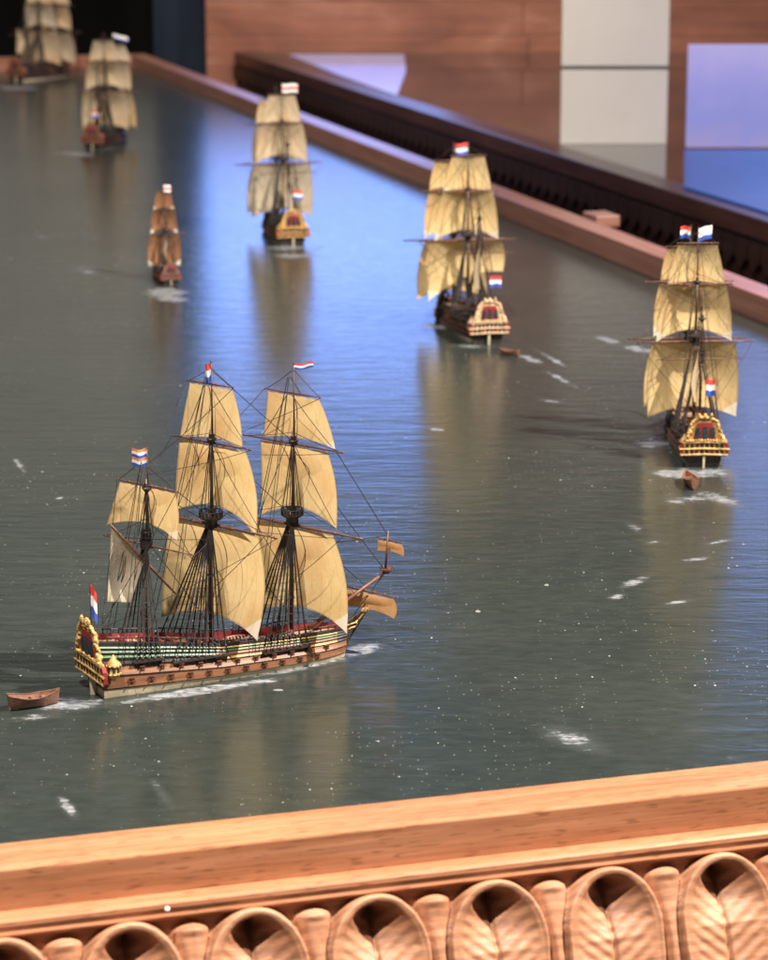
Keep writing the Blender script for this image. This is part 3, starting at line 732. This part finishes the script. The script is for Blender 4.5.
    # dust and small flecks of paint
    def specks(scale, thr, rad, seed):
        mpn = nt.nodes.new('ShaderNodeMapping'); mpn.inputs['Location'].default_value = (seed, seed * 2, 0); mpn.inputs['Scale'].default_value = (1, .62, 0); link(nt, P, mpn.inputs[0])
        v = N(nt, 'ShaderNodeTexVoronoi', Scale=scale); v.voronoi_dimensions = '2D'; link(nt, mpn.outputs[0], v.inputs['Vector'])
        sp = nt.nodes.new('ShaderNodeSeparateColor'); link(nt, v.outputs['Color'], sp.inputs[0])
        sel = mth(nt, 'GREATER_THAN', sp.outputs[0], thr)
        rr = mth(nt, 'MULTIPLY', sp.outputs[1], rad)
        return mth(nt, 'MULTIPLY', sel, mth(nt, 'LESS_THAN', v.outputs['Distance'], rr))
    sk = mth(nt, 'MAXIMUM', specks(7.5, .72, .06, 3.1), mth(nt, 'MAXIMUM', specks(2.1, .80, .04, 9.7), mth(nt, 'MULTIPLY', specks(19, .6, .12, 5.3), .32)))
    dens = ramp(nt, noisef(nt, mp((.8, .5, 1)), 1, 4, .65), [(.42, .05), (.62, 1.0)])
    skd = mth(nt, 'MULTIPLY', sk, dens)
    col = mixc(nt, mth(nt, 'MULTIPLY', skd, .55), col, (0.62, 0.61, 0.57))
    link(nt, col, b.inputs['Base Color'])
    rg = mth(nt, 'ADD', mth(nt, 'MULTIPLY', mth(nt, 'MAXIMUM', fa, skd), .35), ramp(nt, n2, [(.3, .17), (.7, .24)]))
    link(nt, rg, b.inputs['Roughness'])
    b.inputs['IOR'].default_value = 1.42
    w1 = noisef(nt, mp((.9, 3.6, 1), R(-4)), 1.5, 3, .55, .4); w2 = noisef(nt, mp((3.5, 11, 1), R(5)), 1.7, 4, .6, .3)
    hh = mth(nt, 'ADD', mth(nt, 'MULTIPLY', w1, 1.0), mth(nt, 'ADD', mth(nt, 'MULTIPLY', w2, .25), mth(nt, 'MULTIPLY', fa, .35)))
    bump(nt, b, hh, .36, .018)
    M['sea'] = m
sea_material()
s = MB(); s.grid(lambda u, v: FW(XL + (XR - XL) * u, YN + (YF - YN) * v), 4, 8)
water = s.build('water', 'sea'); water['kind'] = 'structure'

# ------------------------------------------------------------------ wooden frame of the display
frame = empty('display_frame', FW(XR, YN - .38, 0), FRM); tag(frame, 'wooden frame around the painted sea, with a carved leaf moulding along the near side', 'frame')
WD = XR - XL                              # frame-local: x from -WD to 0 is the opening, y from .38 up
RW = .38
def prof_rail(name, x0, x1, prof, mat, bev=.008):
    """extrude a (y, z) profile along x"""
    mb = MB(); n = max(1, int(abs(x1 - x0) / 2))
    rings = [[mb.vert((x0 + (x1 - x0) * i / n, y, z)) for y, z in prof] for i in range(n + 1)]
    k = len(prof)
    for a, b in zip(rings, rings[1:]):
        for j in range(k): mb.face((a[j], a[(j + 1) % k], b[(j + 1) % k], b[j]))
    mb.face(rings[0][::-1]); mb.face(rings[-1])
    return mb.build(name, mat, frame, bevel=bev)
prof_rail('rail', -WD - RW, RW, [(0, ZR), (0, ZR - .24), (.1, ZR - .24), (.1, -.9), (RW, -.9), (RW, ZR)], 'beech', .012)
prof_rail('ledge', -WD - RW - .1, RW + .1, [(-.10, ZR - .232), (-.122, ZR - .245), (-.125, ZR - .27), (-.118, ZR - .30), (-.128, ZR - .318), (-.10, ZR - .345), (.095, ZR - .345), (.095, ZR - .232)], 'beech', .004)

# carved band: arched leaves with a raised rim, small tongues between them
PER = .6335; PH = None
cx = [(G(u, v, -.28) - frame.location).dot(A) for u, v in ((726, 900), (612, 914), (492, 929), (370, 922), (247, 938), (120, 948))]
PER = (cx[0] - cx[-1]) / 5
X0 = sum(c + i * PER for i, c in enumerate(cx)) / 6
def sst(a, b, x):
    x = min(1, max(0, (x - a) / (b - a))); return x * x * (3 - 2 * x)
def carve_h(s, t):
    """height above the ground of the band; s across one repeat (-.5 to .5), t down from the top edge in units of a repeat"""
    a = .43 * (1 - .16 * max(0, t - .55) ** 1.3)
    q = abs(s) / a; top = max(0, .56 - t) / .55
    r = (q ** 2.1 + top ** 2.0) ** .5
    e = (1 - r) * .43                                   # distance in from the outline of the leaf
    h = 0.0
    if e > -.015:
        h = .118 * sst(-.010, .020, e) - .010 * sst(.03, .07, e)
        wi = .355 * (1 - .16 * max(0, t - .55) ** 1.3) * math.sqrt(max(0, 1 - (max(0, .56 - t) / .475) ** 2))
        if wi > .004 and abs(s) < wi:
            depth = .175 * max(0, 1 - max(0, t - .14) / .46) + .05 * sst(0, .5, 1.25 - t)
            v = 1 - abs(s) / wi
            h -= depth * min(v, 1.0) ** .9 * sst(0, .05, t - .085) + .02 * math.exp(-(s / .016) ** 2)
            h += .004 * math.sin(abs(s) * 42 + t * 52) * sst(0, .2, v)
    sd = min(abs(s - .5), abs(s + .5)); wt = .150 - .085 * sst(.10, .65, t)
    if sd < wt + .02:
        qq = sd / wt; cap = sst(.05, .13, t - .05 * qq * qq)
        ht = (.105 * math.sqrt(max(0, 1 - min(1, qq) ** 2.4))) * cap - .016 * cap * sst(.13, .20, t) * (1 - sst(.3, .7, t)) * (1 - min(1, qq) ** 2)
        h = max(h, ht)
    return h
cb = MB(); nx_per, ny = 84, 96
xa, xb = -WD - RW, RW; xa = max(xa, -16.0)
nxx = int((xb - xa) / PER * nx_per)
ys, zs = -.05, ZR - .338
def carve(u, v):
    x = xa + (xb - xa) * u; t = v * 1.25
    s_ = ((x - X0) / PER + .5) % 1.0 - .5
    k = round((x - X0) / PER)
    j1, j2 = noise.noise(Vector((k * 3.7, 1.3, 0))), noise.noise(Vector((k * 5.1, 7.7, 0)))
    h = carve_h(max(-.5, min(.5, s_ * (1 + .05 * j1 * (1 - abs(2 * s_))))), t + .02 * j2 * (1 - abs(2 * s_))) + .004 * noise.noise(Vector((x * 5, t * 7, k))) + .0018 * noise.noise(Vector((x * 23, t * 26, 3)))
    by, bz = ys - .34 * t * PER, zs - .94 * t * PER
    return (x, by - .94 * h, bz + .34 * h)
cb.grid(carve, nxx, ny)
cb.build('carved_moulding', 'carved_wood', frame, smooth=True)
prof_rail('apron', -WD - RW, RW, [(-.28, -.80), (-.28, -3.2), (.05, -3.2), (.05, -.80)], 'beech', .02)
pg = MB(); pg.lathe([(.014, 0), (.014, .008), (.008, .012), (.002, .013)], (0, 0, 0), 12)
plug = pg.build('screw_cap', 'flag_white', frame, smooth=True); pp = G(167, 906.5, ZR - .235) - frame.location; plug.location = (pp.dot(A), pp.dot(B), ZR - .25); plug.rotation_euler = (R(65), 0, 0)

def side_rail(name, p0, p1, mat, w=.38):
    """a rail with its own outer moulding, laid from p0 to p1 in frame axes; its outside is on the right when walking that way"""
    d = Vector((p1[0] - p0[0], p1[1] - p0[1], 0)); ln = d.length
    mb = MB(); prof = [(0, .0), (0, ZR - .003), (-w, ZR - .003), (-w, ZR - .20), (-w - .09, ZR - .215), (-w - .10, ZR - .25), (-w - .04, ZR - .34), (-w - .16, ZR - .55), (-w - .22, ZR - .85), (-w - .2, -3.2), (-.1, -3.2), (-.1, -.02), (0, -.02)]
    n = 12; rings = [[mb.vert((ln * i / n, y, z)) for y, z in prof] for i in range(n + 1)]; k = len(prof)
    for a, b in zip(rings, rings[1:]):
        for j in range(k): mb.face((a[j], a[(j + 1) % k], b[(j + 1) % k], b[j]))
    mb.face(rings[0][::-1]); mb.face(rings[-1])
    o = mb.build(name, mat, frame, bevel=.012); o.location = (p0[0], p0[1], 0); o.rotation_euler = (0, 0, math.atan2(d.y, d.x))
    return o
DEP = YF - YN
side_rail('rail', (0, RW + .003), (0, RW + DEP), 'side_wood')
side_rail('rail', (RW, RW + DEP + .002), (-WD - RW, RW + DEP + .002), 'case_wood')
side_rail('rail', (-WD, RW + DEP), (-WD, RW + .003), 'side_wood')

wbk = MB(); wbk.box((0, 0, 0), (.36, .55, .16)); wb_o = wbk.build('wooden_block', 'side_wood', None, bevel=.012)
wb_o.location = G(601, 219, ZR - .07); wb_o.rotation_euler = (0, 0, FRM); tag(wb_o, 'small reddish wooden block set against the outer edge of the side rail', 'block')

# ------------------------------------------------------------------ the room beyond
case = empty('neighbouring_case', G(480, 130, ZR), R(106.9)); tag(case, 'dark wooden neighbouring case with a glossy top and toothed front edge', 'display case')
# case-local: x runs away from the camera along the front edge, -y is away from it to the right
def cbox(name, mat, x0, x1, y0, y1, z0, z1, bev=.02):
    mb = MB(); mb.box(((x0 + x1) / 2, (y0 + y1) / 2, (z0 + z1) / 2), (x1 - x0, y1 - y0, z1 - z0)); return mb.build(name, mat, case, bevel=bev)
cbox('edge_rail', 'case_edge', -19, 20.4, -.55, 0, -.30, 0)
cbox('top', 'gloss', -19, 20.4, -14, -.552, -.25, -.03, 0)
dn = MB()
for i in range(87):
    x = -19 + i * .45
    dn.prism([(x, .03, -.34), (x + .4, .03, -.34), (x + .36, .05, -.62), (x + .2, .055, -.78), (x + .04, .05, -.62)], (0, -.09, 0))
dn.build('toothed_moulding', 'case_dark', case)
cbox('front_panel', 'case_dark', -19, 20.4, -.5, -.05, -9, -.302)
cbox('body', 'floor', -19, 20.3, -13.9, -.51, -9, -.252, 0)

WY = 66.6
wall = MB(); rr = random.Random(5)
xw0 = (213 - 384) / FPX * (WY + 2) ; z = -9.0
while z < 9.5:
    h = rr.uniform(.75, 1.15)
    x = xw0
    while x < 26:
        l = min(26 - x, rr.uniform(6, 12))
        if l > .1: wall.box((x + l / 2, WY + .2 + rr.uniform(-.012, .012), z + h / 2), (l - .012, .4, h - .012))
        x += l
    z += h
w = wall.build('plank_wall', 'wall_wood', None, bevel=.012); tag(w, 'reddish brown wooden plank wall behind the white card', 'wall')

def PW(u, v, y):      # point on the upright plane at distance y
    d = cF * FPX + Vector((1, 0, 0)) * (u - 384) - cU * (v - 480); return CAM + d * (y / d.y)
YC = G(600, 144, ZR - .03).y
c0, c1 = PW(560, 144, YC), PW(668, 70, YC); c2 = PW(560, 66, YC); c3 = PW(560, -40, YC); cw = c1.x - c0.x
card = empty('information_card', (c0.x, c0.y, c0.z)); tag(card, 'white two-panel information card with a dark joint across it', 'card')
for a_, b_ in ((c0.z, c1.z), (c2.z, c3.z)):
    cd = MB(); cd.box((cw / 2, 0, (a_ + b_) / 2 - c0.z), (cw, .10, b_ - a_)); cd.build('panel', 'card', card, bevel=.012)
cd = MB(); cd.box((cw / 2, .03, (c1.z + c2.z) / 2 - c0.z), (cw - .01, .06, abs(c2.z - c1.z) + .02)); cd.build('joint', 'card_line', card)
post = MB(); p0, p1 = PW(155, 40, 68), PW(212, 40, 68)
post.box(((p0.x + p1.x) / 2, 68, 2), (p1.x - p0.x, .8, 22))
for dx in (-.45, .45): post.box(((p0.x + p1.x) / 2 + dx * (p1.x - p0.x) * .8, 67.55, 2), (.1, .1, 22))
po = post.build('door_post', 'navy', None, bevel=.03); tag(po, 'dark navy upright post between the black drape and the plank wall', 'post')
dr = MB(); dr.grid(lambda u, v: (-40 + 72 * u, 73.2 + .25 * math.sin(u * 160) + .1 * math.sin(u * 61), -9 + 11.6 * v), 300, 2); do = dr.build('black_drape', 'backdrop', None, smooth=True); tag(do, 'plain black drape hanging behind the farthest ship', 'drape')
gw = MB(); gw.box((-4, 74.5, 4), (80, .6, 26)); gwo = gw.build('back_wall', 'grey_wall', None); tag(gwo, 'grey room wall above and behind the black drape', 'wall')
fl = MB(); fl.grid(lambda u, v: (-60 + 120 * u, -15 + 95 * v, -9), 1, 1); fo = fl.build('floor', 'floor'); fo['kind'] = 'structure'

# lit panel on the neighbouring case, reflections built as coloured slabs
YS = G(683, 150, ZR - .03).y
sp = empty('lit_panel', G(686, 150, ZR - .03), R(0)); tag(sp, 'glowing violet and blue display panel on the dark neighbouring case', 'screen')
q = MB(); q.box((1.6, .06, .92), (3.2, .1, 1.76)); q.build('screen', 'screen_violet', sp, bevel=.02)
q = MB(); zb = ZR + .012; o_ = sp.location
q.prism([G(u, v, zb) - o_ for u, v in ((684, 151.5), (812, 151.5), (812, 231), (768, 214), (684, 188))], (0, 0, .03)); q.build('base', 'screen_blue', sp)  # the panel's blue reflection, added as a glowing slab
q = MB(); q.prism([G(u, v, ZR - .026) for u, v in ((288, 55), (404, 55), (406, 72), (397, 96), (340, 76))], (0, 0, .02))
sh_ = q.build('sheet', 'violet_sheet', None); tag(sh_, 'pale violet sheet lying on the neighbouring case beside the plank wall', 'sheet')  # reflection in the glossy top, added as a flat violet slab

# ------------------------------------------------------------------ light
def spot(name, loc, to, energy, col, size, angle=60, blend=.4):
    l = bpy.data.lights.new(name, 'SPOT'); l.energy = energy; l.color = col; l.shadow_soft_size = size; l.spot_size = R(angle); l.spot_blend = blend
    o = bpy.data.objects.new(name, l); C.objects.link(o); o.location = loc
    o.rotation_euler = (Vector(to) - Vector(loc)).to_track_quat('-Z', 'Y').to_euler(); return o
spot('gallery_spot', (25, 13, 31), (0, 19, 0), 230000, (1, .90, .80), .25, 60, .6)
spot('gallery_spot', (-6, 0, 35), (-2, 25, 0), 120000, (1, .93, .85), .5, 78, .6)
spot('gallery_spot', (-3, 26, 32), (-6.5, 55, 0), 62000, (1, .88, .76), .4, 44, .8)
spot('gallery_spot', (16, 40, 30), (2, 63, 3), 34000, (1, .82, .74), .6, 46, .8)
spot('wall_wash_spot', (-9, 60, 15), (-9.5, 74, 7), 6500, (1, .94, .88), .4, 75, .7)  # lamp added to brighten the unseen wall that the water mirrors
def panel(name, loc, to, sx, sy, energy, col):
    l = bpy.data.lights.new(name, 'AREA'); l.shape = 'RECTANGLE'; l.size = sx; l.size_y = sy; l.energy = energy; l.color = col
    o = bpy.data.objects.new(name, l); C.objects.link(o); o.location = loc
    o.rotation_euler = (Vector(to) - Vector(loc)).to_track_quat('-Z', 'Y').to_euler(); return o
panel('blue_light_panel', (-1.4, 62.6, 5.0), (-.5, 30, 0), 5.8, 5.4, 520, (.17, .37, 1))
panel('blue_light_panel', (9.3, 54, 7.2), (4, 20, 0), 4.6, 5.6, 210, (.25, .40, 1))

wld = bpy.data.worlds.new('World'); SC.world = wld; wld.use_nodes = True
bg = wld.node_tree.nodes['Background']; bg.inputs[0].default_value = (1, .96, .92, 1); bg.inputs[1].default_value = .085

# ------------------------------------------------------------------ camera
cd_ = bpy.data.cameras.new('camera'); cam = bpy.data.objects.new('camera', cd_); C.objects.link(cam)
cam.location = CAM; cam.rotation_euler = (math.pi / 2 - PITCH, 0, 0)
cd_.sensor_fit = 'VERTICAL'; cd_.sensor_height = 36; cd_.sensor_width = 28.8; cd_.lens = FPX / 960 * 36
cd_.clip_start = .1; cd_.clip_end = 500
cd_.dof.use_dof = True; cd_.dof.focus_distance = 18.5; cd_.dof.aperture_fstop = 1.5
SC.camera = cam
SC.view_settings.view_transform = 'Standard'; SC.view_settings.look = 'None'; SC.view_settings.exposure = -0.1; SC.view_settings.gamma = 1
SC.render.engine = 'CYCLES'
SC.cycles.use_denoising = True
SC.cycles.max_bounces = 6
